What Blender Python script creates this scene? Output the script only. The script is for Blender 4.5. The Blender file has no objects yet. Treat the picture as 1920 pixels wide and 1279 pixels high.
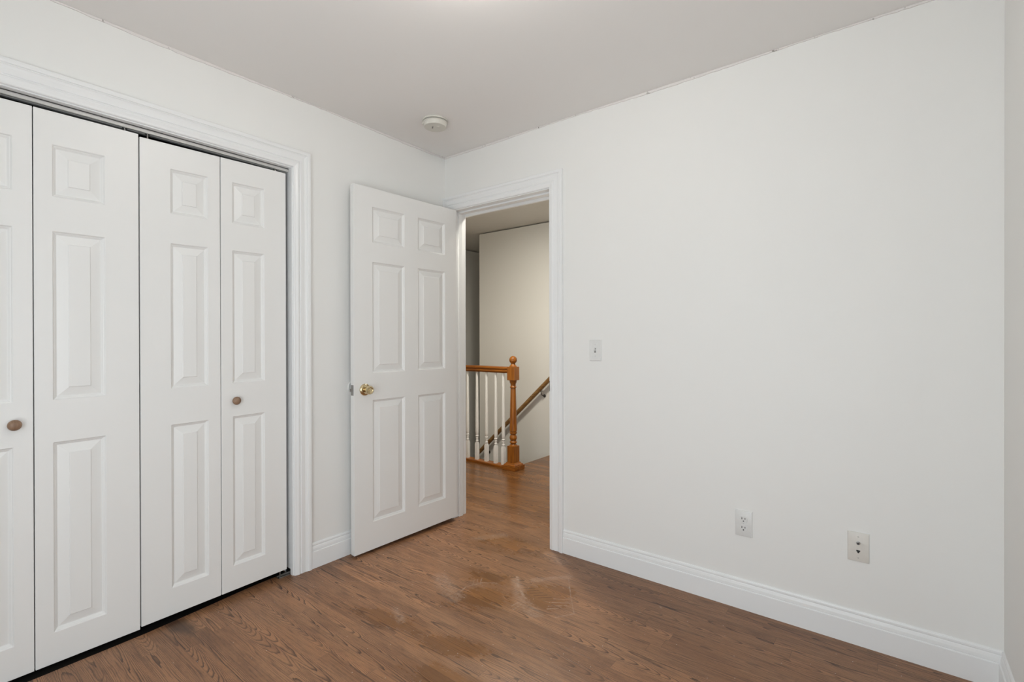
import bpy, bmesh, math, random
from mathutils import Vector, Matrix
random.seed(4)
C = bpy.context.scene.collection
SC = bpy.context.scene

# ------------------------------------------------------------------ camera
cam_d = bpy.data.cameras.new('camera')
cam = bpy.data.objects.new('camera', cam_d); C.objects.link(cam)
CAM = Vector((2.40896, -2.34820, 1.19993))
FW = Vector((-0.61471065, 0.7887483, -0.00263415))
RT = Vector((0.7887527, 0.61470726, -0.00204038))
UP = Vector((-9.8887e-06, 3.33193e-03, 9.9999445e-01))
m = Matrix((RT, UP, -FW)).transposed().to_4x4(); m.translation = CAM
cam.matrix_world = m
cam_d.sensor_fit = 'HORIZONTAL'; cam_d.sensor_width = 36.0
cam_d.lens = 915.5055 / 1920 * 36.0
cam_d.clip_start = 0.02
SC.camera = cam
SC.view_settings.view_transform = 'Standard'; SC.view_settings.look = 'None'
SC.view_settings.gamma = 1.0; SC.view_settings.use_curve_mapping = False
SC.view_settings.exposure = 0.20

# ------------------------------------------------------------------ world + large lights
W = bpy.data.worlds.new('world'); SC.world = W; W.use_nodes = True
wn = W.node_tree; wn.nodes.clear()
sky = wn.nodes.new('ShaderNodeTexSky'); sky.sky_type = 'HOSEK_WILKIE'; sky.turbidity = 4.0
sky.sun_direction = (0.4, 0.5, 0.6)
bg = wn.nodes.new('ShaderNodeBackground'); bg.inputs[1].default_value = 0.25
wo = wn.nodes.new('ShaderNodeOutputWorld')
wn.links.new(sky.outputs[0], bg.inputs[0]); wn.links.new(bg.outputs[0], wo.inputs[0])


def light(name, kind, loc, energy, color, rot=(0, 0, 0), **kw):
    d = bpy.data.lights.new(name, kind); d.energy = energy; d.color = color
    for k, v in kw.items(): setattr(d, k, v)
    o = bpy.data.objects.new(name, d); C.objects.link(o); o.location = loc; o.rotation_euler = rot
    return o


# daylight entering by the window in the wall behind the camera
light('window_daylight', 'AREA', (1.90, -3.34, 0.95), 40.0, (0.88, 0.955, 1.0), (math.radians(90), 0, 0),
      shape='RECTANGLE', size=1.50, size_y=1.80)
# daylight entering by the window in the right wall, beside the viewpoint
light('side_window_daylight', 'AREA', (2.90, -2.32, 1.00), 16.5, (0.88, 0.955, 1.0), (math.radians(90), 0, math.radians(90)),
      shape='RECTANGLE', size=1.40, size_y=1.80)
LAMP = (1.44, -1.34)   # the flush ceiling lamp of the room, its own lit glass gives the light
# the hall lamp beyond the doorway
light('hall_lamp_glow', 'AREA', (0.12, 0.52, 2.38), 30.0, (1.0, 0.95, 0.84), (0, 0, 0), shape='DISK', size=0.22)


# ------------------------------------------------------------------ node helpers
class G:
    def __init__(s, name):
        s.mat = bpy.data.materials.new(name); s.mat.use_nodes = True
        s.t = s.mat.node_tree; s.t.nodes.clear()
        s.out = s.n('ShaderNodeOutputMaterial'); s.b = s.n('ShaderNodeBsdfPrincipled')
        s.t.links.new(s.b.outputs[0], s.out.inputs[0])

    def n(s, k, **kw):
        x = s.t.nodes.new(k)
        for a, b in kw.items(): setattr(x, a, b)
        return x

    def put(s, sock, v):
        if isinstance(v, bpy.types.NodeSocket): s.t.links.new(v, sock)
        elif isinstance(v, tuple) and len(v) == 3 and sock.type == 'RGBA': sock.default_value = (*v, 1)
        else: sock.default_value = v

    def m(s, op, a, b=0.0, c=None, clamp=False):
        x = s.n('ShaderNodeMath', operation=op, use_clamp=clamp)
        s.put(x.inputs[0], a); s.put(x.inputs[1], b)
        if c is not None: s.put(x.inputs[2], c)
        return x.outputs[0]

    def pos(s):
        g = s.n('ShaderNodeNewGeometry'); x = s.n('ShaderNodeSeparateXYZ')
        s.t.links.new(g.outputs['Position'], x.inputs[0]); return x.outputs

    def vec(s, x, y, z=0.0):
        c = s.n('ShaderNodeCombineXYZ')
        for i, v in enumerate((x, y, z)): s.put(c.inputs[i], v)
        return c.outputs[0]

    def noise(s, vec, scale, detail=3.0, rough=0.55):
        x = s.n('ShaderNodeTexNoise'); s.put(x.inputs['Vector'], vec)
        x.inputs['Scale'].default_value = scale; x.inputs['Detail'].default_value = detail
        x.inputs['Roughness'].default_value = rough
        return x.outputs[0]

    def mix(s, f, a, b):
        x = s.n('ShaderNodeMix', data_type='RGBA'); s.put(x.inputs[0], f); s.put(x.inputs[6], a); s.put(x.inputs[7], b)
        return x.outputs[2]

    def ramp(s, v, a, b):
        x = s.n('ShaderNodeMapRange', interpolation_type='SMOOTHSTEP'); s.put(x.inputs[0], v)
        x.inputs[1].default_value = a; x.inputs[2].default_value = b
        return x.outputs[0]

    def bump(s, h, strength, dist):
        x = s.n('ShaderNodeBump'); s.put(x.inputs['Height'], h)
        x.inputs['Strength'].default_value = strength; x.inputs['Distance'].default_value = dist
        s.t.links.new(x.outputs[0], s.b.inputs['Normal'])

    def set(s, **kw):
        for k, v in kw.items(): s.put(s.b.inputs[k.replace('_', ' ')], v)
        return s


def paint(name, col, rough, spec=0.4, bump=0.08, scale=260):
    g = G(name); p = g.vec(*g.pos())
    n = g.noise(p, scale, 2.0); n2 = g.noise(p, 2.0, 2.0)
    g.set(Base_Color=g.mix(n2, tuple(c * 0.985 for c in col), col), Roughness=rough)
    g.b.inputs['Specular IOR Level'].default_value = spec
    if bump: g.bump(n, bump, 0.001)
    return g.mat


def plain(name, col, rough=0.4, metal=0.0, spec=0.5):
    g = G(name); n = g.noise(g.vec(*g.pos()), 90.0, 2.0)
    g.set(Base_Color=g.mix(n, tuple(c * 0.93 for c in col), col), Roughness=rough, Metallic=metal)
    g.b.inputs['Specular IOR Level'].default_value = spec
    return g.mat


def wood(name, c1, c2, rough, axis):
    g = G(name); q = list(g.pos())
    st = [g.m('MULTIPLY', q[i], 5.0 if i == axis else 70.0) for i in range(3)]
    n = g.noise(g.vec(*st), 1.0, 4.0, 0.6)
    g.set(Base_Color=g.mix(g.ramp(n, 0.35, 0.68), c1, c2), Roughness=rough)
    g.bump(n, 0.15, 0.0006)
    return g.mat


def floor_mat():
    g = G('stained_oak_strip_floor'); X, Y, Z = g.pos()
    w = 0.0572
    yy = g.m('DIVIDE', g.m('ADD', Y, 20.0), w)
    row = g.m('FLOOR', yy); v = g.m('SUBTRACT', g.m('FRACT', yy), 0.5)
    wr = g.n('ShaderNodeTexWhiteNoise', noise_dimensions='1D'); g.put(wr.inputs['W'], row)
    xl = g.m('DIVIDE', g.m('ADD', g.m('ADD', X, 20.0), g.m('MULTIPLY', wr.outputs[0], 5.0)), 0.82)
    col = g.m('FLOOR', xl); u = g.m('FRACT', xl)
    wi = g.n('ShaderNodeTexWhiteNoise', noise_dimensions='2D'); g.put(wi.inputs['Vector'], g.vec(row, col))
    sp = g.n('ShaderNodeSeparateColor'); g.t.links.new(wi.outputs['Color'], sp.inputs[0])
    r1, r2, r3 = sp.outputs
    # growth-ring figure of each strip: cathedral arcs where the cut is flat, straight lines elsewhere
    off = g.m('MULTIPLY', wi.outputs[0], 37.0)
    px = g.m('ADD', X, off)
    v0 = g.m('ADD', v, g.m('MULTIPLY', g.m('SUBTRACT', r1, 0.5), 1.5))
    nb = g.noise(g.vec(g.m('MULTIPLY', px, 2.6), g.m('MULTIPLY', Y, 11.0), off), 1.0, 2.0, 0.45)
    na = g.noise(g.vec(g.m('MULTIPLY', px, 9.0), g.m('MULTIPLY', Y, 60.0), off), 1.0, 3.0, 0.6)
    f = g.m('MULTIPLY', g.m('MULTIPLY', v0, v0), 13.0)
    slope = g.m('MULTIPLY', g.m('SUBTRACT', g.m('POWER', r2, 3.5), 0.13), 30.0)
    f = g.m('ADD', f, g.m('MULTIPLY', px, slope))
    f = g.m('ADD', f, g.m('MULTIPLY', nb, 6.0))
    f = g.m('ADD', f, g.m('MULTIPLY', na, 0.9))
    fr = g.m('FRACT', f)
    line = g.m('MULTIPLY', g.ramp(fr, 0.52, 0.95), g.ramp(fr, 1.0, 0.955))
    pore = g.noise(g.vec(g.m('MULTIPLY', px, 7.0), g.m('MULTIPLY', Y, 330.0), off), 1.0, 3.0, 0.65)
    poreR = g.ramp(pore, 0.47, 0.68)
    dash = g.ramp(g.noise(g.vec(g.m('MULTIPLY', px, 55.0), g.m('MULTIPLY', Y, 900.0), off), 1.0, 2.0, 0.6), 0.50, 0.66)
    patch = g.noise(g.vec(g.m('MULTIPLY', X, 2.4), g.m('MULTIPLY', Y, 6.0)), 1.0, 4.0, 0.6)
    wpat = g.noise(g.vec(g.m('MULTIPLY', px, 7.0), g.m('MULTIPLY', Y, 30.0), off), 1.0, 3.0, 0.6)
    base = g.mix(r3, (0.410, 0.204, 0.099), (0.248, 0.119, 0.057))
    base = g.mix(g.ramp(patch, 0.38, 0.66), base, (0.332, 0.172, 0.088))
    base = g.mix(g.m('MULTIPLY', g.ramp(wpat, 0.45, 0.75), 0.6), base, (0.190, 0.090, 0.046))
    dark = (0.032, 0.014, 0.008)
    linew = g.m('MULTIPLY', line, g.m('MULTIPLY', g.m('ADD', 0.42, g.m('MULTIPLY', r1, 0.55)), g.m('ADD', 0.55, g.m('MULTIPLY', wpat, 0.9))), clamp=True)
    c = g.mix(linew, base, dark)
    c = g.mix(g.m('MULTIPLY', poreR, 0.50), c, dark)
    c = g.mix(g.m('MULTIPLY', dash, 0.26), c, dark)
    # places where the old amber finish is still whole, and pale scuffs around them
    big = g.noise(g.vec(g.m('MULTIPLY', X, 7.0), g.m('MULTIPLY', Y, 9.0)), 1.0, 4.0, 0.65)
    stre = g.noise(g.vec(g.m('MULTIPLY', X, 9.0), g.m('MULTIPLY', Y, 70.0)), 1.0, 3.0, 0.6)
    fine = g.noise(g.vec(X, Y), 60.0, 3.0, 0.7)

    def disc(x, y, rx, ry, ang, soft=0.85):
        ca, sa = math.cos(ang), math.sin(ang)
        dx = g.m('SUBTRACT', X, x); dy = g.m('SUBTRACT', Y, y)
        a = g.m('DIVIDE', g.m('ADD', g.m('MULTIPLY', dx, ca), g.m('MULTIPLY', dy, sa)), rx)
        b = g.m('DIVIDE', g.m('SUBTRACT', g.m('MULTIPLY', dy, ca), g.m('MULTIPLY', dx, sa)), ry)
        d = g.m('SQRT', g.m('ADD', g.m('MULTIPLY', a, a), g.m('MULTIPLY', b, b)))
        d = g.m('ADD', d, g.m('MULTIPLY', g.m('SUBTRACT', big, 0.5), 1.3))
        d = g.m('ADD', d, g.m('MULTIPLY', g.m('SUBTRACT', stre, 0.5), 0.7))
        return g.ramp(d, 1.15, 1.15 - soft)

    def most(l):
        r = l[0]
        for q in l[1:]: r = g.m('MAXIMUM', r, q)
        return r
    pm = most([disc(*q) for q in ((0.90, -0.66, 0.20, 0.13, 0.6), (0.80, -0.48, 0.16, 0.10, 0.3), (1.14, -0.45, 0.15, 0.13, 0.9, 0.55), (1.05, -0.98, 0.22, 0.08, 0.3, 0.9),
              (1.16, -1.14, 0.22, 0.10, 0.2, 0.9), (0.72, -1.02, 0.25, 0.07, 0.2, 0.9), (0.62, -0.10, 0.36, 0.16, 0.1, 0.9))] + [g.ramp(g.m('ADD', Y, g.m('MULTIPLY', g.m('SUBTRACT', big, 0.5), 0.5)), -0.05, 0.45)])
    amber = g.mix(g.m('MULTIPLY', linew, 0.85), g.mix(r3, (0.240, 0.098, 0.022), (0.140, 0.056, 0.014)), (0.070, 0.026, 0.009))
    c = g.mix(g.m('MULTIPLY', pm, 0.74), c, amber)
    c = g.mix(g.m('MULTIPLY', disc(0.05, -1.59, 0.12, 0.05, 0.1, 0.8), 0.75), c, (0.045, 0.026, 0.017))

    def seg(x0, y0, x1, y1, wd):
        L2 = (x1 - x0) ** 2 + (y1 - y0) ** 2
        dx = g.m('SUBTRACT', X, x0); dy = g.m('SUBTRACT', Y, y0)
        t = g.m('DIVIDE', g.m('ADD', g.m('MULTIPLY', dx, x1 - x0), g.m('MULTIPLY', dy, y1 - y0)), L2, clamp=True)
        ex = g.m('SUBTRACT', dx, g.m('MULTIPLY', t, x1 - x0)); ey = g.m('SUBTRACT', dy, g.m('MULTIPLY', t, y1 - y0))
        d = g.m('SQRT', g.m('ADD', g.m('MULTIPLY', ex, ex), g.m('MULTIPLY', ey, ey)))
        d = g.m('ADD', d, g.m('MULTIPLY', g.m('SUBTRACT', big, 0.5), wd * 1.5))
        return g.ramp(d, wd, wd * 0.2)
    haze = most([seg(*q) for q in ((0.93, -0.42, 1.05, -0.54, 0.040), (1.05, -0.54, 1.17, -0.605, 0.050), (1.00, -0.36, 1.12, -0.23, 0.030), (0.90, -0.08, 1.00, -0.10, 0.06),
                                   (0.42, -0.16, 0.52, -0.02, 0.050), (0.60, -0.62, 0.80, -0.72, 0.06), (0.66, -0.95, 0.76, -1.0, 0.03))])
    sm = most([seg(*q) for q in ((0.915, -0.39, 0.98, -0.47, 0.014), (0.98, -0.47, 1.07, -0.53, 0.012),
              (1.126, -0.244, 1.22, -0.38, 0.0035), (1.22, -0.38, 1.31, -0.50, 0.0035), (1.31, -0.50, 1.26, -0.575, 0.004),
              (0.79, -0.69, 0.775, -0.62, 0.006), (0.775, -0.62, 0.81, -0.54, 0.006), (0.81, -0.54, 0.87, -0.50, 0.005),
              (1.172, -0.451, 1.227, -0.42, 0.0035), (1.174, -0.490, 1.245, -0.440, 0.0045), (1.187, -0.519, 1.249, -0.465, 0.0045), (1.196, -0.540, 1.231, -0.507, 0.0045),
              (1.054, -0.622, 1.064, -0.563, 0.004), (1.078, -0.637, 1.082, -0.578, 0.004), (0.791, -0.590, 0.762, -0.546, 0.004), (0.806, -0.579, 0.769, -0.527, 0.004), (0.817, -0.564, 0.780, -0.511, 0.004),
              (0.246, -0.958, 0.632, -0.673, 0.0025), (1.594, -0.221, 1.580, -0.210, 0.007), (1.041, -0.289, 1.129, -0.249, 0.004))])
    sfac = g.ramp(fine, 0.36, 0.62)
    scuff = g.m('MAXIMUM', g.m('MULTIPLY', sm, g.m('ADD', 0.05, g.m('MULTIPLY', sfac, 0.36))), g.m('MULTIPLY', haze, g.m('ADD', 0.05, g.m('MULTIPLY', g.m('MULTIPLY', sfac, stre), 0.34))))
    c = g.mix(scuff, c, (0.52, 0.41, 0.34))
    dk = most([seg(*q) for q in [(1.00 + 0.028 * i, -0.47 - 0.004 * i, 1.045 + 0.028 * i, -0.425 - 0.006 * i, 0.005) for i in range(6)]])
    c = g.mix(g.m('MULTIPLY', dk, 0.55), c, (0.06, 0.028, 0.015))
    vo = g.n('ShaderNodeTexVoronoi', voronoi_dimensions='2D'); g.put(vo.inputs['Vector'], g.vec(X, Y)); vo.inputs['Scale'].default_value = 16.0
    spk = g.m('MULTIPLY', g.m('LESS_THAN', vo.outputs['Distance'], 0.024), g.m('GREATER_THAN', vo.outputs['Color'], 0.72))
    c = g.mix(g.m('MULTIPLY', spk, 0.75), c, (0.62, 0.58, 0.53))
    # seams between strips
    sy = g.m('MULTIPLY', g.m('SUBTRACT', 0.5, g.m('ABSOLUTE', v)), w)
    sx = g.m('MULTIPLY', g.m('SUBTRACT', 0.5, g.m('ABSOLUTE', g.m('SUBTRACT', u, 0.5))), 0.82)
    gap = g.ramp(g.m('MINIMUM', sy, sx), 0.0012, 0.0003)
    c = g.mix(g.m('MULTIPLY', gap, 0.45), c, (0.05, 0.024, 0.015))
    ro = g.m('ADD', 0.34, g.m('MULTIPLY', g.m('SUBTRACT', patch, 0.5), 0.15))
    ro = g.m('SUBTRACT', ro, g.m('MULTIPLY', pm, 0.10))
    ro = g.m('ADD', ro, g.m('MULTIPLY', scuff, 0.5))
    g.set(Base_Color=c, Roughness=ro)
    g.b.inputs['Specular IOR Level'].default_value = 0.36
    h = g.m('SUBTRACT', g.m('MULTIPLY', g.m('SUBTRACT', 1.0, gap), 1.0), g.m('MULTIPLY', poreR, 0.25))
    g.bump(h, 0.25, 0.0008)
    return g.mat


def crack_mat():
    g = G('chipped_ceiling_edge'); p = g.vec(*g.pos())
    n = g.noise(p, 22.0, 4.0, 0.7)
    g.set(Base_Color=g.mix(g.ramp(n, 0.62, 0.70), (0.80, 0.765, 0.745), (0.22, 0.20, 0.18)), Roughness=0.7)
    g.bump(n, 0.5, 0.003)
    return g.mat


M = dict(
    wall=paint('white_wall_paint', (0.865, 0.86, 0.84), 0.55, 0.3),
    ceil=paint('flat_ceiling_paint', (0.885, 0.862, 0.84), 0.85, 0.2),
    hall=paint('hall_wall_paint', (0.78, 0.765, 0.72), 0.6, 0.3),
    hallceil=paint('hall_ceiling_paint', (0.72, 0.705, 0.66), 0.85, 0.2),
    trim=paint('white_trim_enamel', (0.88, 0.885, 0.885), 0.28, 0.45, 0.03, 60),
    door=paint('white_door_enamel', (0.86, 0.855, 0.84), 0.36, 0.45, 0.04, 180),
    floor=floor_mat(), crack=crack_mat(),
    oak_z=wood('amber_oak_upright', (0.35, 0.118, 0.012), (0.21, 0.064, 0.007), 0.32, 2),
    oak_x=wood('amber_oak_level', (0.33, 0.108, 0.012), (0.17, 0.050, 0.006), 0.32, 0),
    rail=wood('brown_handrail_wood', (0.29, 0.155, 0.050), (0.18, 0.088, 0.026), 0.4, 0),
    knobwood=wood('brown_knob_wood', (0.31, 0.195, 0.125), (0.22, 0.130, 0.080), 0.42, 2),
    brass=plain('polished_brass', (0.66, 0.54, 0.33), 0.17, 1.0),
    steel=plain('brushed_steel', (0.36, 0.35, 0.34), 0.28, 1.0),
    track=plain('grey_metal_track', (0.62, 0.61, 0.59), 0.45, 0.2),
    plate=plain('white_plastic', (0.80, 0.80, 0.785), 0.3),
    ivory=plain('ivory_plastic', (0.76, 0.73, 0.68), 0.35),
    aged=plain('aged_white_plastic', (0.72, 0.70, 0.635), 0.4),
    black=plain('black_slot', (0.012, 0.012, 0.012), 0.6),
    grey=plain('grey_shadow_plastic', (0.22, 0.21, 0.20), 0.6),
    closetwall=plain('closet_wall_shade', (0.10, 0.095, 0.09), 0.9, 0.0, 0.1),  # darkness of the unlit closet put into the wall colour
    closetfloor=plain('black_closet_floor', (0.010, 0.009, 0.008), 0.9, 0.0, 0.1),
    dark=plain('dark_bronze', (0.10, 0.09, 0.08), 0.35, 0.7),
    baluster=plain('white_baluster_paint', (0.82, 0.81, 0.78), 0.35),
)
gl = G('window_glass'); tr = gl.n('ShaderNodeBsdfTransparent'); gs = gl.n('ShaderNodeBsdfGlossy'); gs.inputs['Roughness'].default_value = 0.02
mx = gl.n('ShaderNodeMixShader'); mx.inputs[0].default_value = 0.06
gl.t.links.new(tr.outputs[0], mx.inputs[1]); gl.t.links.new(gs.outputs[0], mx.inputs[2]); gl.t.links.new(mx.outputs[0], gl.out.inputs[0])
M['glass'] = gl.mat
for nm, e in (('lamp', 3.0), ('lampband', 75.0)):     # frosted bowl, brightest at the band round the bulbs
    dm = G(nm + '_glass'); dm.set(Base_Color=(0.9, 0.88, 0.84), Roughness=0.4)
    dm.put(dm.b.inputs['Emission Color'], (1.0, 0.95, 0.87)); dm.b.inputs['Emission Strength'].default_value = e
    M[nm] = dm.mat


# ------------------------------------------------------------------ mesh helpers
def obj(name, bm, mat, parent=None, smooth=None, bev=0.0, loc=None, rot=None):
    bmesh.ops.recalc_face_normals(bm, faces=bm.faces)
    me = bpy.data.meshes.new(name); bm.to_mesh(me); bm.free()
    for mt in (mat if isinstance(mat, (list, tuple)) else [mat]): me.materials.append(mt)
    if smooth is not None:
        for p in me.polygons: p.use_smooth = True
        me.set_sharp_from_angle(angle=math.radians(smooth))
    o = bpy.data.objects.new(name, me); C.objects.link(o)
    if parent is not None: o.parent = parent
    if loc is not None: o.location = loc
    if rot is not None: o.rotation_euler = rot
    if bev:
        b = o.modifiers.new('bevel', 'BEVEL'); b.width = bev; b.segments = 2; b.limit_method = 'ANGLE'; b.angle_limit = math.radians(50)
    return o


def tag(o, label, cat, kind=None, group=None):
    o['label'] = label; o['category'] = cat
    if kind: o['kind'] = kind
    if group: o['group'] = group
    return o


def thing(name, label, cat, loc=(0, 0, 0), rotz=0.0, kind=None, group=None):
    o = bpy.data.objects.new(name, None); C.objects.link(o); o.location = loc; o.rotation_euler = (0, 0, rotz)
    o.empty_display_size = 0.1
    return tag(o, label, cat, kind, group)


def box(bm, x0, x1, y0, y1, z0, z1, mi=0):
    v = [bm.verts.new((x, y, z)) for x in (x0, x1) for y in (y0, y1) for z in (z0, z1)]
    for f in ((0, 1, 3, 2), (4, 6, 7, 5), (0, 4, 5, 1), (2, 3, 7, 6), (0, 2, 6, 4), (1, 5, 7, 3)):
        bm.faces.new([v[i] for i in f]).material_index = mi
    return v


def boxes(*bs):
    bm = bmesh.new()
    for b in bs: box(bm, *b)
    return bm


def lathe(bm, prof, M4=Matrix(), seg=32, mi=0):
    rings = []
    for r, z in prof:
        if r < 1e-6: rings.append([bm.verts.new(M4 @ Vector((0, 0, z)))])
        else: rings.append([bm.verts.new(M4 @ Vector((r * math.cos(2 * math.pi * i / seg), r * math.sin(2 * math.pi * i / seg), z))) for i in range(seg)])
    for a, b in zip(rings, rings[1:]):
        for i in range(seg):
            j = (i + 1) % seg
            if len(a) == 1 and len(b) == 1: continue
            if len(a) == 1: f = [a[0], b[i], b[j]]
            elif len(b) == 1: f = [a[i], a[j], b[0]]
            else: f = [a[i], a[j], b[j], b[i]]
            bm.faces.new(f).material_index = mi
    for r in (rings[0], rings[-1]):
        if len(r) > 1: bm.faces.new(r).material_index = mi


def L(prof, M4=Matrix(), seg=32):
    bm = bmesh.new(); lathe(bm, prof, M4, seg); return bm


def extrude_profile(bm, prof, a, b, ea, eb):
    """prof: list of (p, q); a, b: functions mapping (p, q) to the two end points"""
    A = [bm.verts.new(a(p, q)) for p, q in prof]; B = [bm.verts.new(b(p, q)) for p, q in prof]
    n = len(prof)
    for i in range(n): bm.faces.new((A[i], A[(i + 1) % n], B[(i + 1) % n], B[i]))
    bm.faces.new(A); bm.faces.new(B)


def tube(bm, pts, r, seg=10):
    pts = [Vector(p) for p in pts]; rings = []
    for i, p in enumerate(pts):
        t = (pts[min(i + 1, len(pts) - 1)] - pts[max(i - 1, 0)]).normalized()
        n = t.cross(Vector((0, 0, 1)) if abs(t.z) < 0.9 else Vector((1, 0, 0))).normalized(); b = t.cross(n)
        rings.append([bm.verts.new(p + r * (math.cos(2 * math.pi * k / seg) * n + math.sin(2 * math.pi * k / seg) * b)) for k in range(seg)])
    for a, b in zip(rings, rings[1:]):
        for k in range(seg): bm.faces.new((a[k], a[(k + 1) % seg], b[(k + 1) % seg], b[k]))
    bm.faces.new(rings[0]); bm.faces.new(rings[-1])


def panel_slab(wd, z0, z1, th, cells, shear=0.0):
    """moulded raised-panel slab; local x 0..wd, front face y=0, back face y=th; cells = (x0,x1,z0,z1)"""
    bm = bmesh.new()
    xs = sorted({0.0, wd} | {c[0] for c in cells} | {c[1] for c in cells})
    zs = sorted({z0, z1} | {c[2] for c in cells} | {c[3] for c in cells})
    loops = [(0.0, 0.0), (0.002, 0.0016), (0.004, 0.0058), (0.0065, 0.0064), (0.0120, 0.0118), (0.0140, 0.0120), (0.0450, 0.0042), (0.0458, 0.0014)]
    for side in (0, 1):
        yy = lambda d: d if side == 0 else th - d
        for i in range(len(xs) - 1):
            for k in range(len(zs) - 1):
                cx, cz = (xs[i] + xs[i + 1]) / 2, (zs[k] + zs[k + 1]) / 2
                hit = any(c[0] < cx < c[1] and c[2] < cz < c[3] for c in cells)
                if hit: continue
                bm.faces.new([bm.verts.new((x, yy(0), z)) for x, z in ((xs[i], zs[k]), (xs[i + 1], zs[k]), (xs[i + 1], zs[k + 1]), (xs[i], zs[k + 1]))])
        for c in cells:
            prev = None
            for o, d in loops:
                cur = [bm.verts.new((x, yy(d), z)) for x, z in ((c[0] + o, c[2] + o), (c[1] - o, c[2] + o), (c[1] - o, c[3] - o), (c[0] + o, c[3] - o))]
                if prev:
                    for q in range(4): bm.faces.new((prev[q], prev[(q + 1) % 4], cur[(q + 1) % 4], cur[q]))
                prev = cur
            bm.faces.new(prev)
    for a, b in (((0, z0), (wd, z0)), ((0, z1), (wd, z1))):
        for i in range(len(xs) - 1):
            bm.faces.new([bm.verts.new(p) for p in ((xs[i], 0, a[1]), (xs[i + 1], 0, a[1]), (xs[i + 1], th, a[1]), (xs[i], th, a[1]))])
    for x in (0, wd):
        for k in range(len(zs) - 1):
            bm.faces.new([bm.verts.new(p) for p in ((x, 0, zs[k]), (x, 0, zs[k + 1]), (x, th, zs[k + 1]), (x, th, zs[k]))])
    bmesh.ops.remove_doubles(bm, verts=bm.verts, dist=1e-5)
    if shear:
        for v in bm.verts: v.co.z += shear * v.co.x
    return bm


H = 2.44
T = 0.115
SY0, SY1 = -3.00, -1.64   # side window
WX0, WX1, WZ0, WZ1 = 1.20, 2.60, 0.16, 1.84   # window behind the viewpoint
YF = -3.15           # wall behind the camera
XR = 2.710
YW = 1.96            # stairwell wall
DX0, DX1, DZ = 0.082, 0.862, 2.066     # bedroom doorway between jambs
CY0, CY1, CZ = -2.345, -1.077, 2.076   # closet opening between jambs

# ------------------------------------------------------------------ shell
J = 0.018


def struct(name, bm, mat, label, cat):
    return tag(obj(name, bm, mat), label, cat, 'structure')


def prism(bm, pts, z0, z1):
    A = [bm.verts.new((x, y, z0)) for x, y in pts]; B = [bm.verts.new((x, y, z1)) for x, y in pts]
    n = len(pts); bm.faces.new(A); bm.faces.new(B)
    for i in range(n): bm.faces.new((A[i], A[(i + 1) % n], B[(i + 1) % n], B[i]))


EDGE = [(0.012, -2.36), (0.010, -2.036), (-0.003, -1.70), (-0.030, -1.45), (-0.050, -1.30), (-0.060, -1.15), (-0.062, -1.077)]   # ragged front edge of the closet's own floor
bm = bmesh.new()
prism(bm, [(0.012, YF - T), (3.4, YF - T), (3.4, 0), (-0.80, 0), (-0.80, -1.077)] + EDGE[::-1], -0.06, 0)
for b in ((-2.3, 3.4, 0, 1.275, -0.06, 0), (-0.40, 3.4, 1.275, YW, -0.06, 0)): box(bm, *b)
struct('floor', bm, M['floor'], 'brown stained oak strip floor, scuffed, running on through the doorway', 'floor')
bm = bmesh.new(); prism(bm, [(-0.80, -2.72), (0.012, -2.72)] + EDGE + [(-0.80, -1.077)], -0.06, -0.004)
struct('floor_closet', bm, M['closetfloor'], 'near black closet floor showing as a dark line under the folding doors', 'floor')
struct('ceiling', boxes((-0.87, 2.83, YF - T, T, H, H + 0.06)), M['ceil'], 'flat greyish white ceiling of the bedroom', 'ceiling')
struct('wall_left', boxes((-T, 0, YF, CY0 - J, 0, H), (-T, 0, CY1 + J, T, 0, H), (-T, 0, CY0 - J, CY1 + J, CZ + J, H)), M['wall'],
       'white wall on the left with the wide closet opening', 'wall')
struct('wall_back', boxes((0, DX0 - J, 0, T, 0, H), (DX1 + J, XR, 0, T, 0, H), (DX0 - J, DX1 + J, 0, T, DZ + J, H)), M['wall'],
       'large blank white wall with the doorway at its left end', 'wall')
struct('wall_right', boxes((XR, XR + T, YF, SY0, 0, H), (XR, XR + T, SY1, T, 0, H), (XR, XR + T, SY0, SY1, 0, WZ0), (XR, XR + T, SY0, SY1, WZ1, H)), M['wall'], 'white wall at the right edge of the view', 'wall')
struct('wall_front', boxes((-T, WX0, YF - T, YF, 0, H), (WX1, XR + T, YF - T, YF, 0, H), (WX0, WX1, YF - T, YF, 0, WZ0), (WX0, WX1, YF - T, YF, WZ1, H)),
       M['wall'], 'white wall with the window, behind the viewpoint', 'wall')
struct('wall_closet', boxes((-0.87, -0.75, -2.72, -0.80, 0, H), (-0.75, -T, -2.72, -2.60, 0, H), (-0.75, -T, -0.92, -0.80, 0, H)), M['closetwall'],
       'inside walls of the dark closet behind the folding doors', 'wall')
# hall and stairwell
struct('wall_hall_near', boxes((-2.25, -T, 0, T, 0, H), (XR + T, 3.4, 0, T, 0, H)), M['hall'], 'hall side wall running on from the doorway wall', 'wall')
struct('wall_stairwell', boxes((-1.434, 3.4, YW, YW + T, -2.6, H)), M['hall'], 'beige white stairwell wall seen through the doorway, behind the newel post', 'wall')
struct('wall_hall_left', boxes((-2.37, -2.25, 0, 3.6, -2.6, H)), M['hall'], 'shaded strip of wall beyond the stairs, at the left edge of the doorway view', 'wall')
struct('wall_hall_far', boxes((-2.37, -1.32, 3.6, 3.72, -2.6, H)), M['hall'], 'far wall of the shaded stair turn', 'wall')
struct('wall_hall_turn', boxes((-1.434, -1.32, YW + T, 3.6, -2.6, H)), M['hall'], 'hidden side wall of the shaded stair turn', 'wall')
struct('wall_hall_right', boxes((3.4, 3.5, 0, YW + T, 0, H)), M['hall'], 'end wall of the hall, out of sight to the right', 'wall')
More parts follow.
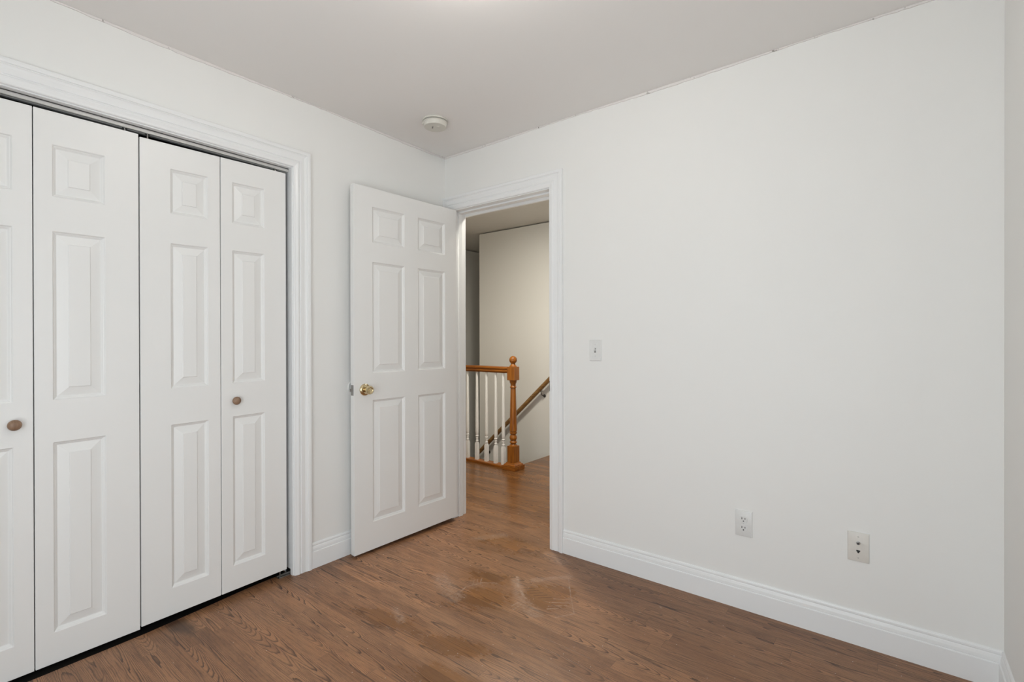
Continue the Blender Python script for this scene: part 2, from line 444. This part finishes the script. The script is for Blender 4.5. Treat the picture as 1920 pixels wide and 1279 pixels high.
struct('ceiling_hall', boxes((-2.37, 3.5, T, 1.365, H, H + 0.06), (-2.37, 3.5, 1.365, 3.72, H + 0.012, H + 0.07)), M['hallceil'],
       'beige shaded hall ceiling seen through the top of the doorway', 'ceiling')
st = [(-0.40 - 0.22 * (i + 1), -0.40 - 0.22 * i, 1.275, YW, -0.19 * (i + 2), -0.19 * (i + 1)) for i in range(8)]
struct('stairs', boxes(*st, (-2.25, -2.16, 1.275, 3.6, -1.72, -1.70)), M['floor'], 'stair flight going down to the left behind the white balusters', 'stairs')
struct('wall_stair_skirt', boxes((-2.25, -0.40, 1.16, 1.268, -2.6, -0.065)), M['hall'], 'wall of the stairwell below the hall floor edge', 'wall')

# ragged paint line where the walls meet the ceiling


def ragged(name, f, length, label):
    bm = bmesh.new(); n = int(length / 0.02); top = []; bot = []; tb = []
    for i in range(n + 1):
        s = length * i / n; d = 0.009 + 0.004 * math.sin(s * 5.1) + random.uniform(-0.0016, 0.0016)
        top.append(bm.verts.new(f(s, 0.0045, H - 0.0005))); bot.append(bm.verts.new(f(s, 0.0045, H - d)))
        tb.append((bm.verts.new(f(s, 0.0001, H - 0.0005)), bm.verts.new(f(s, 0.0001, H - d - 0.0002))))
    for i in range(n):
        bm.faces.new((top[i], top[i + 1], bot[i + 1], bot[i])); bm.faces.new((bot[i], bot[i + 1], tb[i + 1][1], tb[i][1]))
    return struct(name, bm, M['crack'], label, 'trim')


ragged('trim_3', lambda s, d, z: (d, -s, z), 3.14, 'ragged chipped paint line between the closet wall and the ceiling')
ragged('trim_4', lambda s, d, z: (s, -d, z), 2.70, 'ragged chipped paint line between the doorway wall and the ceiling')

# baseboards
BB = [(0, 0), (0.0145, 0), (0.0145, 0.0865), (0.0132, 0.0885), (0.0100, 0.0895), (0.0108, 0.0925), (0.0100, 0.103), (0.0078, 0.112), (0.0050, 0.1155),
      (0.0072, 0.1185), (0.0070, 0.125), (0.0045, 0.1305), (0, 0.132)]


def baseboard(name, a, b, label):
    bm = bmesh.new(); extrude_profile(bm, BB, a, b, 0, 0)
    return tag(obj(name, bm, M['trim'], bev=0.0006), label, 'baseboard', 'structure')


CW = 0.090
baseboard('baseboard_back', lambda d, z: (DX1 - 0.005 + CW + 0.0005, -d, z), lambda d, z: (XR - d, -d, z), 'white moulded baseboard along the blank wall right of the doorway')
baseboard('baseboard_right', lambda d, z: (XR - d, -d, z), lambda d, z: (XR - d, YF + 0.001, z), 'white baseboard along the right wall, at the picture corner')
baseboard('baseboard_left', lambda d, z: (d, CY1 - 0.005 + CW + 0.0005, z), lambda d, z: (d, -0.001, z), 'white baseboard between the closet casing and the open door')

# casings
CP = [(0, 0), (0, 0.0085), (0.003, 0.0115), (0.010, 0.0125), (0.020, 0.0160), (0.026, 0.0150), (0.030, 0.0115), (0.033, 0.0108), (0.035, 0.0140), (0.040, 0.0138),
      (0.056, 0.0120), (0.064, 0.0140), (0.0675, 0.0165), (0.070, 0.0150), (0.0725, 0.0185), (0.080, 0.0200), (0.088, 0.0195), (0.090, 0.0170), (0.090, 0)]


def casing_bm(a0, a1, zt, to3, lim=None):
    bm = bmesh.new(); n = len(CP); rows = []
    for wdt, d in CP:
        l = a0 - wdt
        if lim is not None: l = max(l, lim + 0.00002 * (1 + wdt))
        rows.append([bm.verts.new(to3(l, d, 0.0)), bm.verts.new(to3(l, d, zt + wdt)), bm.verts.new(to3(a1 + wdt, d, zt + wdt)), bm.verts.new(to3(a1 + wdt, d, 0.0))])
    for i in range(n):
        a, b = rows[i], rows[(i + 1) % n]
        for k in range(3): bm.faces.new((a[k], a[k + 1], b[k + 1], b[k]))
    bm.faces.new([r[0] for r in rows]); bm.faces.new([r[3] for r in rows])
    return bm


t1 = thing('trim_1', 'white fluted casing and jamb framing the closet opening', 'door frame', (0, CY1, 0), 0, 'structure')
P1 = Matrix.Translation((0, -CY1, 0))


def child(name, bm, mat, par, **k):
    o = obj(name, bm, mat, par, **k); o.matrix_parent_inverse = Matrix.Translation(par.location).inverted() if not any(par.rotation_euler) else (Matrix.Translation(par.location) @ Matrix.Rotation(par.rotation_euler[2], 4, 'Z')).inverted()
    return o


child('casing', casing_bm(CY0 - 0.005, CY1 + 0.005, CZ + 0.005, lambda a, d, z: (d, a, z)), M['trim'], t1)
child('jamb', boxes((-T, 0.0005, CY0 - J, CY0, 0, CZ + J), (-T, 0.0005, CY1, CY1 + J, 0, CZ + J), (-T, 0.0005, CY0, CY1, CZ, CZ + J)), M['trim'], t1)
bm = bmesh.new()
for b in ((-0.054, -0.0275, CY0 + 0.002, CY1 - 0.002, CZ - 0.003, CZ), (-0.0295, -0.0275, CY0 + 0.002, CY1 - 0.002, CZ - 0.016, CZ), (-0.054, -0.052, CY0 + 0.002, CY1 - 0.002, CZ - 0.016, CZ),
          (-0.036, -0.0275, CY0 + 0.002, CY1 - 0.002, CZ - 0.017, CZ - 0.0155), (-0.054, -0.0455, CY0 + 0.002, CY1 - 0.002, CZ - 0.017, CZ - 0.0155)): box(bm, *b)
child('track', bm, M['track'], t1)
bm = boxes((-0.062, -0.020, CY1 - 0.060, CY1 - 0.001, 0.0004, 0.0024), (-0.062, -0.020, CY1 - 0.0028, CY1 - 0.001, 0.0004, 0.030), (-0.026, -0.0235, CY1 - 0.058, CY1 - 0.003, 0.0024, 0.0065), (-0.050, -0.0475, CY1 - 0.058, CY1 - 0.003, 0.0024, 0.0065))
child('floor_bracket', bm, M['steel'], t1)

t2 = thing('trim_2', 'white moulded casing and jamb around the doorway to the hall', 'door frame', (DX1, 0, 0), 0, 'structure')
child('casing', casing_bm(DX0 - 0.005, DX1 - 0.005 + 0.0, DZ + 0.005, lambda a, d, z: (a, -d, z), 0.0006), M['trim'], t2)
child('jamb', boxes((DX0 - J, DX0, -0.0005, T, 0, DZ + J), (DX1, DX1 + J, -0.0005, T, 0, DZ + J), (DX0, DX1, -0.0005, T, DZ, DZ + J)), M['trim'], t2)
child('stop', boxes((DX0, DX0 + 0.011, 0.042, 0.076, 0, DZ - 0.011), (DX1 - 0.011, DX1, 0.042, 0.076, 0, DZ - 0.011), (DX0, DX1, 0.042, 0.076, DZ - 0.011, DZ)), M['trim'], t2, bev=0.0015)
child('hall_casing', boxes((DX0 - 0.100, DX0 - 0.014, T, T + 0.017, 0, DZ + 0.095), (DX1 + 0.003, DX1 + 0.095, T, T + 0.017, 0, DZ + 0.095), (DX0 - 0.014, DX1 + 0.003, T, T + 0.017, DZ - 0.018, DZ + 0.095)), M['trim'], t2)
child('strike_plate', boxes((DX1 - 0.0016, DX1 + 0.0002, -0.0125, 0.030, 0.905, 0.962)), M['dark'], t2)

# ------------------------------------------------------------------ closet folding doors
XD = -0.020       # front face of the folding doors
PZ = ((0.128, 0.828), (0.982, 1.604), (1.730, 1.922))
KP = [(0.0, 0.0300), (0.006, 0.0296), (0.012, 0.0275), (0.0165, 0.0235), (0.0190, 0.0185), (0.0185, 0.0150), (0.0145, 0.0118), (0.0095, 0.0095), (0.0080, 0.0050), (0.0092, 0.0)]


def wood_knob(y, z, par):
    return L([(r, h) for r, h in KP], Matrix.Translation((XD, y, z)) @ Matrix.Rotation(math.pi / 2, 4, 'Y'), 28)


def folding_pair(name, label, y0, ym0, ym1, y1, zb, zt, shear, knob_first, kz, pins):
    root = thing(name, label, 'closet door', (XD, y0, 0), 0, 'structure')
    off = zb - 0.015
    def leaf(a, b, wide_left):
        wd = b - a
        e0, e1 = (0.107, wd - 0.050) if wide_left else (0.049, wd - 0.107)
        cells = [(e0, e1, p + off, q + off) for p, q in PZ]
        bm = panel_slab(wd, zb, zt, 0.034, cells, 0.0)
        # local x -> world +y, local y (depth) -> world -x
        for v in bm.verts:
            x, y, z = v.co
            v.co = (XD - y, a + x, z + shear * (a + x - y0))
        return child('door_panel', bm, M['door'], root, bev=0.0012)
    A = leaf(y0, ym0, True); B = leaf(ym1, y1, False)
    k = child('knob', wood_knob(kz[0], kz[1], root), M['knobwood'], root, smooth=40); k['label'] = 'round brown wooden knob'
    pn = A if knob_first else B
    k.parent = pn; k.matrix_parent_inverse = (root.matrix_basis @ pn.matrix_parent_inverse).inverted()
    for y in pins:
        z = zt + shear * (y - y0)
        bm = bmesh.new(); lathe(bm, [(0.0032, z - 0.004), (0.0032, CZ - 0.006)], Matrix.Translation((XD - 0.017, y, 0)), 12)
        lathe(bm, [(0.009, z), (0.009, z + 0.003)], Matrix.Translation((XD - 0.017, y, 0)), 16)
        lathe(bm, [(0.0085, CZ - 0.019), (0.0085, CZ - 0.0155)], Matrix.Translation((XD - 0.017, y, 0)), 16)
        child('pivot_pin', bm, M['steel'], root)
    return root, B


folding_pair('door_2', 'left pair of white moulded folding closet doors, cut by the picture edge', -2.335, -2.0235, -2.0205, -1.711, 0.010, 2.037, 0.010, True, (-2.073, 0.905), (-1.752,))
r3, B3 = folding_pair('door_3', 'right pair of white moulded folding closet doors, beside the closet casing', -1.7065, -1.4045, -1.4015, -1.0975, 0.024, 2.034, 0.020, False, (-1.342, 0.918), (-1.675, -1.143))
bm = L([(0.0032, 0.004), (0.0032, 0.045)], Matrix.Translation((XD - 0.017, -1.125, 0)), 12)
child('pivot_pin', bm, M['steel'], r3)

# ------------------------------------------------------------------ open bedroom door
hx, hy = 0.1215, -0.012
ex, ey = 0.0825, -0.764
DL = 0.760
ang = math.atan2(ey - hy, ex - hx)
d1 = thing('door_1', 'white six panel door with brass knob, swung open against the left wall', 'door', (hx, hy, 0), ang, 'structure')
# local x runs from hinge to free edge; +y side of local is the face towards the room after the swing
cells = [(a, b, z0, z1) for a, b in ((0.100, 0.320), (0.420, 0.643)) for z0, z1 in ((0.170, 0.860), (1.014, 1.642), (1.752, 1.954))]
bm = panel_slab(DL, 0.012, 2.060, 0.035, cells)
for v in bm.verts:
    if v.co.z < 0.013: v.co.z += 0.014 * (1 - v.co.x / DL)   # bottom trimmed a little out of level
for v in bm.verts: v.co.y = -v.co.y   # front face at local y=0, body towards the wall (local -y)
leaf = obj('leaf', bm, M['door'], d1, bev=0.0012)
KX, KZ = 0.693, 0.923
ROSE = [(0.0, 0.0), (0.0330, 0.0), (0.0335, 0.002), (0.0325, 0.0050), (0.0285, 0.0085), (0.0220, 0.0105), (0.0150, 0.0118), (0.0, 0.0120)]
KNOB = [(0.0, 0.0115), (0.0125, 0.0115), (0.0115, 0.016), (0.0105, 0.024), (0.0125, 0.030), (0.0185, 0.036), (0.0232, 0.0415), (0.0245, 0.0470), (0.0238, 0.0520), (0.0215, 0.0555), (0.0185, 0.0565),
        (0.0165, 0.0560), (0.0150, 0.0540), (0.0120, 0.0530), (0.0075, 0.0530), (0.0070, 0.0555), (0.0, 0.0558)]
MR = Matrix.Translation((KX, 0, KZ)) @ Matrix.Rotation(-math.pi / 2, 4, 'X')
kb = obj('knob', L(KNOB, MR, 40), M['brass'], d1, smooth=38); kb['label'] = 'polished brass door knob'
obj('rose', L(ROSE, MR, 40), M['brass'], kb, smooth=38)
MB = Matrix.Translation((KX, -0.035, KZ)) @ Matrix.Rotation(math.pi / 2, 4, 'X')
lt = obj('latch_plate', boxes((DL - 0.0008, DL + 0.0012, -0.0300, -0.0050, KZ - 0.029, KZ + 0.029)), M['steel'], d1, bev=0.0005); lt['label'] = 'steel latch plate on the door edge'
bm = bmesh.new(); vs = box(bm, DL + 0.001, DL + 0.012, -0.0245, -0.0105, KZ - 0.0075, KZ + 0.0075)
for v in vs:
    if v.co.x > DL + 0.01 and v.co.y > -0.015: v.co.x -= 0.008
obj('latch_bolt', bm, M['steel'], lt)
# round wall bumper, its rim peeping out beyond the door edge
bm = L([(0.0, 0.0052), (0.022, 0.0050), (0.028, 0.0075), (0.0335, 0.0070), (0.036, 0.004), (0.036, 0.0003)], Matrix.Translation((0, -0.722, 0.935)) @ Matrix.Rotation(math.pi / 2, 4, 'Y'), 36)
tag(obj('wall_bumper', bm, M['plate'], smooth=40), 'round white wall bumper peeping out behind the free edge of the open door', 'door stop')


# ------------------------------------------------------------------ wall plates (local x right along the wall, z up, -y out of the wall)
def rpt(w, h, d, b=0.003):
    bm = bmesh.new()
    lp = [(0, 0), (0, d * 0.45), (b * 0.35, d * 0.85), (b, d)]
    prev = None
    for o, dd in lp:
        cur = [bm.verts.new((x, -dd, z)) for x, z in ((-w / 2 + o, -h / 2 + o), (w / 2 - o, -h / 2 + o), (w / 2 - o, h / 2 - o), (-w / 2 + o, h / 2 - o))]
        if prev:
            for q in range(4): bm.faces.new((prev[q], prev[(q + 1) % 4], cur[(q + 1) % 4], cur[q]))
        prev = cur
    bm.faces.new(prev); return bm


def screw(par, x, z, d, mat):
    bm = L([(0.0, 0.0012), (0.0022, 0.0010), (0.0031, 0.0002), (0.0031, 0.0)], Matrix.Translation((x, -d, z)) @ Matrix.Rotation(math.pi / 2, 4, 'X'), 14)
    s = obj('screw', bm, mat, par, smooth=40)
    obj('slot', boxes((x - 0.0026, x + 0.0026, -d - 0.0014, -d - 0.0011, z - 0.0005, z + 0.0005)), M['grey'], s)
    return s


sw = thing('light_switch', 'white toggle light switch on the wall right of the doorway', 'light switch', (1.1495, 0, 1.142))
obj('cover_plate', rpt(0.070, 0.114, 0.0062), M['plate'], sw, smooth=25)
bm = bmesh.new(); vs = box(bm, -0.005, 0.005, -0.0075, -0.006, -0.0125, 0.0125); obj('toggle_frame', bm, M['grey'], sw)
bm = bmesh.new(); vs = box(bm, -0.0042, 0.0042, -0.0175, -0.006, -0.006, 0.006)
for v in vs:
    if v.co.y < -0.01: v.co.z = v.co.z * 0.75 + 0.0075; v.co.x *= 0.8
obj('toggle', bm, M['plate'], sw, bev=0.0008)
screw(sw, 0, 0.0302, 0.0062, M['plate']); screw(sw, 0, -0.0302, 0.0062, M['plate'])

ot = thing('power_outlet', 'white duplex power outlet low on the blank wall, left of the cable plate', 'outlet', (1.8865, 0, 0.380))
obj('cover_plate', rpt(0.070, 0.114, 0.0060), M['plate'], ot, smooth=25)
for zc in (0.0195, -0.0195):
    bm = bmesh.new(); vs = []
    for yy in (-0.0055, -0.0078):
        vs.append([bm.verts.new((0.0172 * math.cos(a), yy, zc + max(-0.0138, min(0.0138, 0.0172 * math.sin(a))))) for a in [2 * math.pi * i / 40 for i in range(40)]])
    for i in range(40): bm.faces.new((vs[0][i], vs[0][(i + 1) % 40], vs[1][(i + 1) % 40], vs[1][i]))
    bm.faces.new(vs[1])
    rc = obj('receptacle', bm, M['plate'], ot, bev=0.0006)
    for sx, hh in ((-0.0064, 0.0044), (0.0064, 0.0036)):
        obj('slot', boxes((sx - 0.0014, sx + 0.0014, -0.0081, -0.0077, zc + 0.0035 - hh, zc + 0.0035 + hh)), M['black'], rc)
    bm = L([(0.0, 0.0003), (0.0027, 0.0003), (0.0027, 0.0)], Matrix.Translation((0, -0.0078, zc - 0.0078)) @ Matrix.Rotation(math.pi / 2, 4, 'X'), 16)
    obj('ground_hole', bm, M['black'], rc)
screw(ot, 0, 0.0, 0.0060, M['plate'])

cp = thing('cable_plate', 'ivory wall plate with a coax connector and a phone jack, nearest the right wall', 'wall plate', (2.303, 0, 0.383))
obj('cover_plate', rpt(0.070, 0.114, 0.0060), M['ivory'], cp, smooth=25)
screw(cp, 0, 0.0415, 0.0060, M['ivory']); screw(cp, 0, -0.0415, 0.0060, M['ivory'])
bm = bmesh.new(); MX = Matrix.Translation((0, -0.006, 0.0165)) @ Matrix.Rotation(math.pi / 2, 4, 'X')
lathe(bm, [(0.0, 0.0), (0.0068, 0.0), (0.0068, 0.0022), (0.0048, 0.0024), (0.0048, 0.0100), (0.0036, 0.0100), (0.0034, 0.0075), (0.0, 0.0075)], MX, 24)
cx = obj('coax_connector', bm, M['steel'], cp, smooth=30); cx['label'] = 'threaded metal coax connector'
obj('socket_hole', L([(0.0, 0.0082), (0.0030, 0.0082), (0.0030, 0.0072)], MX, 16), M['black'], cx)
bm = bmesh.new()
pts = [(-0.0062, 0.0050), (0.0062, 0.0050), (0.0062, -0.0005), (0.0036, -0.0005), (0.0036, -0.0045), (0.0018, -0.0045), (0.0018, -0.0066), (-0.0018, -0.0066), (-0.0018, -0.0045), (-0.0036, -0.0045), (-0.0036, -0.0005), (-0.0062, -0.0005)]
A = [bm.verts.new((x, -0.0064, z - 0.0165)) for x, z in pts]; B = [bm.verts.new((x, -0.0059, z - 0.0165)) for x, z in pts]
bm.faces.new(A)
for i in range(len(pts)): bm.faces.new((A[i], A[(i + 1) % len(pts)], B[(i + 1) % len(pts)], B[i]))
obj('phone_jack', bm, M['black'], cp)['label'] = 'dark stepped opening of the phone jack'

# ------------------------------------------------------------------ smoke detector
sd = thing('smoke_detector', 'round aged white smoke detector on the ceiling near the corner', 'smoke detector', (0.372, -0.436, H))
obj('mounting_plate', L([(0.0, -0.0005), (0.071, -0.0005), (0.072, -0.004), (0.070, -0.009), (0.066, -0.010), (0.0, -0.010)], Matrix(), 48), M['aged'], sd, smooth=35)
obj('gap_ring', L([(0.0, -0.0101), (0.060, -0.0101), (0.060, -0.0155), (0.0, -0.0155)], Matrix(), 40), M['grey'], sd, smooth=35)
bd = obj('body', L([(0.0, -0.0156), (0.0695, -0.0156), (0.0695, -0.0168), (0.067, -0.0185), (0.0655, -0.019), (0.0640, -0.036), (0.0615, -0.0405), (0.054, -0.0415), (0.050, -0.0408), (0.046, -0.0415), (0.0, -0.0420)], Matrix(), 48), M['aged'], sd, smooth=35)
bm = boxes((-0.0035, 0.0035, -0.0125, 0.0125, -0.0427, -0.0415))
obj('vent_slot', bm, M['grey'], bd, loc=(-0.008, -0.012, 0), rot=(0, 0, 0.9))
obj('test_button', L([(0.0, -0.0440), (0.010, -0.0436), (0.012, -0.0418), (0.012, -0.0410)], Matrix.Translation((0.022, 0.006, 0)), 24), M['aged'], bd, smooth=40)
obj('clip', boxes((-0.006, 0.006, -0.073, -0.066, -0.024, -0.012)), M['aged'], sd, rot=(0, 0, -0.9), bev=0.001)

# ------------------------------------------------------------------ stair guard in the hall
NX, NY = -0.367, 1.230
sg = thing('stair_railing', 'amber oak newel post and rail with white turned balusters in the hall', 'railing', (NX, NY, 0))
nw = bmesh.new(); s = 0.041
box(nw, -s, s, -s, s, 0.066, 0.218); nt = bmesh.new(); box(nt, -s, s, -s, s, 0.825, 0.950)
newel = obj('newel_post', nw, M['oak_z'], sg, bev=0.003)
obj('top_block', nt, M['oak_z'], newel, bev=0.003)
obj('shaft', L([(0.036, 0.215), (0.036, 0.224), (0.027, 0.230), (0.024, 0.236), (0.031, 0.242), (0.034, 0.250), (0.030, 0.260), (0.025, 0.266), (0.030, 0.274), (0.0355, 0.288), (0.034, 0.304), (0.026, 0.318), (0.024, 0.324),
               (0.033, 0.330), (0.035, 0.336), (0.033, 0.343), (0.027, 0.347), (0.034, 0.352), (0.0350, 0.372), (0.0245, 0.745), (0.0245, 0.752), (0.0300, 0.757), (0.0305, 0.763), (0.026, 0.768), (0.024, 0.774), (0.025, 0.790), (0.031, 0.802), (0.033, 0.808), (0.033, 0.816), (0.036, 0.822), (0.036, 0.828)], Matrix(), 36),
    M['oak_z'], newel, smooth=40)
ball = [(0.036, 0.948), (0.036, 0.953), (0.030, 0.960), (0.026, 0.964), (0.020, 0.972)]
ball += [(0.0365 * math.sin(t), 1.0125 - 0.0365 * math.cos(t)) for t in [0.55 + (math.pi - 0.55) * i / 14 for i in range(15)]]
obj('ball_finial', L(ball, Matrix(), 36), M['oak_z'], newel, smooth=40)
bm = bmesh.new(); box(bm, -0.075, 0.075, -0.075, 0.075, 0.0005, 0.040)
pr = [(-0.062, 0.040), (-0.062, 0.046)]
prev = None
for o, z in ((0.066, 0.040), (0.066, 0.046), (0.060, 0.052), (0.050, 0.060), (0.048, 0.067)):
    cur = [bm.verts.new((sx * o, sy * o, z)) for sx, sy in ((-1, -1), (1, -1), (1, 1), (-1, 1))]
    if prev:
        for q in range(4): bm.faces.new((prev[q], prev[(q + 1) % 4], cur[(q + 1) % 4], cur[q]))
    prev = cur
bm.faces.new(prev)
obj('plinth', bm, M['oak_x'], newel, bev=0.002)
XL = -2.25 - NX + 0.001
RP = [(-0.020, 0.888), (-0.024, 0.892), (-0.028, 0.905), (-0.022, 0.915), (-0.023, 0.921), (-0.030, 0.926), (-0.031, 0.936), (-0.026, 0.944), (-0.012, 0.948)]
RP = RP + [(-y, z) for y, z in reversed(RP)]
bm = bmesh.new(); extrude_profile(bm, RP, lambda y, z: (XL, y, z), lambda y, z: (-s, y, z), 0, 0)
obj('handrail', bm, M['oak_x'], sg, smooth=35)
bm = bmesh.new(); extrude_profile(bm, [(-0.044, 0.0004), (-0.044, 0.018), (-0.038, 0.024), (0.038, 0.024), (0.044, 0.018), (0.044, 0.0004)], lambda y, z: (XL, y, z), lambda y, z: (-0.0745, y, z), 0, 0)
obj('base_rail', bm, M['oak_x'], sg, bev=0.001)


def baluster_bm():
    bm = bmesh.new(); q = 0.0160
    rr = [(q, 0.0235), (q, 0.172)]; prev = None
    for o, z in ((q, 0.0235), (q, 0.176), (0.0105, 0.196)):
        cur = [bm.verts.new((sx * o, sy * o, z)) for sx, sy in ((-1, -1), (1, -1), (1, 1), (-1, 1))]
        if prev:
            for k in range(4): bm.faces.new((prev[k], prev[(k + 1) % 4], cur[(k + 1) % 4], cur[k]))
        else: bm.faces.new(cur)
        prev = cur
    bm.faces.new(prev)
    lathe(bm, [(0.010, 0.194), (0.0130, 0.200), (0.0150, 0.206), (0.0135, 0.212), (0.0105, 0.216), (0.0105, 0.221), (0.0135, 0.238), (0.0135, 0.242), (0.0105, 0.245), (0.0105, 0.249), (0.0160, 0.253), (0.0162, 0.259), (0.0120, 0.264), (0.0145, 0.270), (0.0170, 0.300), (0.0165, 0.40), (0.0120, 0.889)], Matrix(), 20)
    return bm


b0 = obj('baluster', baluster_bm(), M['baluster'], sg, smooth=38); b0['label'] = 'white turned baluster'
for i, x in enumerate((-0.485, -0.578, -0.695, -0.818, -0.944, -1.065, -1.186, -1.307)):
    o = b0 if i == 0 else b0.copy()
    if i: C.objects.link(o); o.parent = sg
    o.location = (x - NX, 0, 0)

# wall handrail going down the stairs
hr = thing('wall_handrail', 'brown wooden handrail sloping down along the stairwell wall', 'handrail', (-0.40, YW, 0.78))
p0, p1 = Vector((-1.385, 1.89, -0.108)), Vector((-0.10, 1.89, 1.064))
tdir = (p1 - p0).normalized(); up = Vector((-tdir.z, 0, tdir.x))
bm = bmesh.new()
PR = [(0.021 * math.cos(a), 0.0225 * math.sin(a)) for a in [2 * math.pi * i / 20 for i in range(20)]]
extrude_profile(bm, PR, lambda a, b: p0 + Vector((0, a, 0)) + up * b, lambda a, b: p1 + Vector((0, a, 0)) + up * b, 0, 0)
child('rail', bm, M['rail'], hr, smooth=40)
for xb in (-0.525, -1.30):
    c = p0 + tdir * ((xb - p0.x) / tdir.x) - up * 0.0225
    bm = bmesh.new(); tube(bm, [c + Vector((0, 0, 0.004)), c + Vector((0, 0.004, -0.020)), c + Vector((0.0, 0.020, -0.046)), c + Vector((0.0, 0.048, -0.058)), Vector((c.x, YW - 0.002, c.z - 0.058))], 0.0045)
    lathe(bm, [(0.0, 0.009), (0.010, 0.007), (0.017, 0.003), (0.017, 0.0)], Matrix.Translation((c.x, YW - 0.0004, c.z - 0.058)) @ Matrix.Rotation(math.pi / 2, 4, 'X'), 20)
    box(bm, c.x - 0.022, c.x + 0.022, 1.882, 1.898, c.z - 0.002, c.z + 0.004)
    child('bracket', bm, M['dark'], hr, smooth=40)['label'] = 'dark metal wall bracket'

# ------------------------------------------------------------------ ceiling lamp and window (just outside the picture, they light the room)
cl = thing('ceiling_light', 'round flush ceiling lamp of the bedroom, lit', 'ceiling light', (LAMP[0], LAMP[1], H))
obj('lamp_base', L([(0.0, -0.0005), (0.150, -0.0005), (0.155, -0.006), (0.152, -0.018), (0.0, -0.018)], Matrix(), 48), M['plate'], cl, smooth=35)
obj('glass_band', L([(0.139, -0.0185), (0.1425, -0.045), (0.139, -0.046), (0.135, -0.0185)], Matrix(), 48), M['lampband'], cl, smooth=60)
obj('lamp_shade', L([(0.142, -0.0465), (0.140, -0.052), (0.128, -0.066), (0.095, -0.084), (0.05, -0.098), (0.0, -0.102)], Matrix(), 48), M['lamp'], cl, smooth=60)



def window(name, label, loc, rot):
    root = thing(name, label, 'window', loc, rot, 'structure')
    hw, hh = 0.698, (WZ1 - WZ0) - 0.002
    fx0, fx1, fz0, fz1 = -hw, hw, 0.001, hh
    if rot: fx0, fx1 = -(SY1 - SY0) / 2 + 0.001, (SY1 - SY0) / 2 - 0.001
    zm = (fz0 + fz1) / 2; xm = (fx0 + fx1) / 2
    obj('frame', boxes((fx0, fx0 + 0.04, -0.10, -0.02, fz0, fz1), (fx1 - 0.04, fx1, -0.10, -0.02, fz0, fz1), (fx0 + 0.04, fx1 - 0.04, -0.10, -0.02, fz0, fz0 + 0.04),
                       (fx0 + 0.04, fx1 - 0.04, -0.10, -0.02, fz1 - 0.04, fz1)), M['trim'], root)
    obj('sash', boxes((fx0 + 0.04, fx1 - 0.04, -0.08, -0.065, zm - 0.02, zm + 0.02), (fx0 + 0.04, fx1 - 0.04, -0.055, -0.04, zm - 0.02, zm + 0.02)), M['trim'], root)
    obj('pane', boxes((fx0 + 0.04, fx1 - 0.04, -0.062, -0.058, fz0 + 0.04, fz1 - 0.04)), M['glass'], root)


window('window_1', 'white double hung window in the wall behind the viewpoint', (1.90, YF, WZ0), 0)
window('window_2', 'white double hung window in the right wall beside the viewpoint', (XR, (SY0 + SY1) / 2, WZ0), math.radians(90))
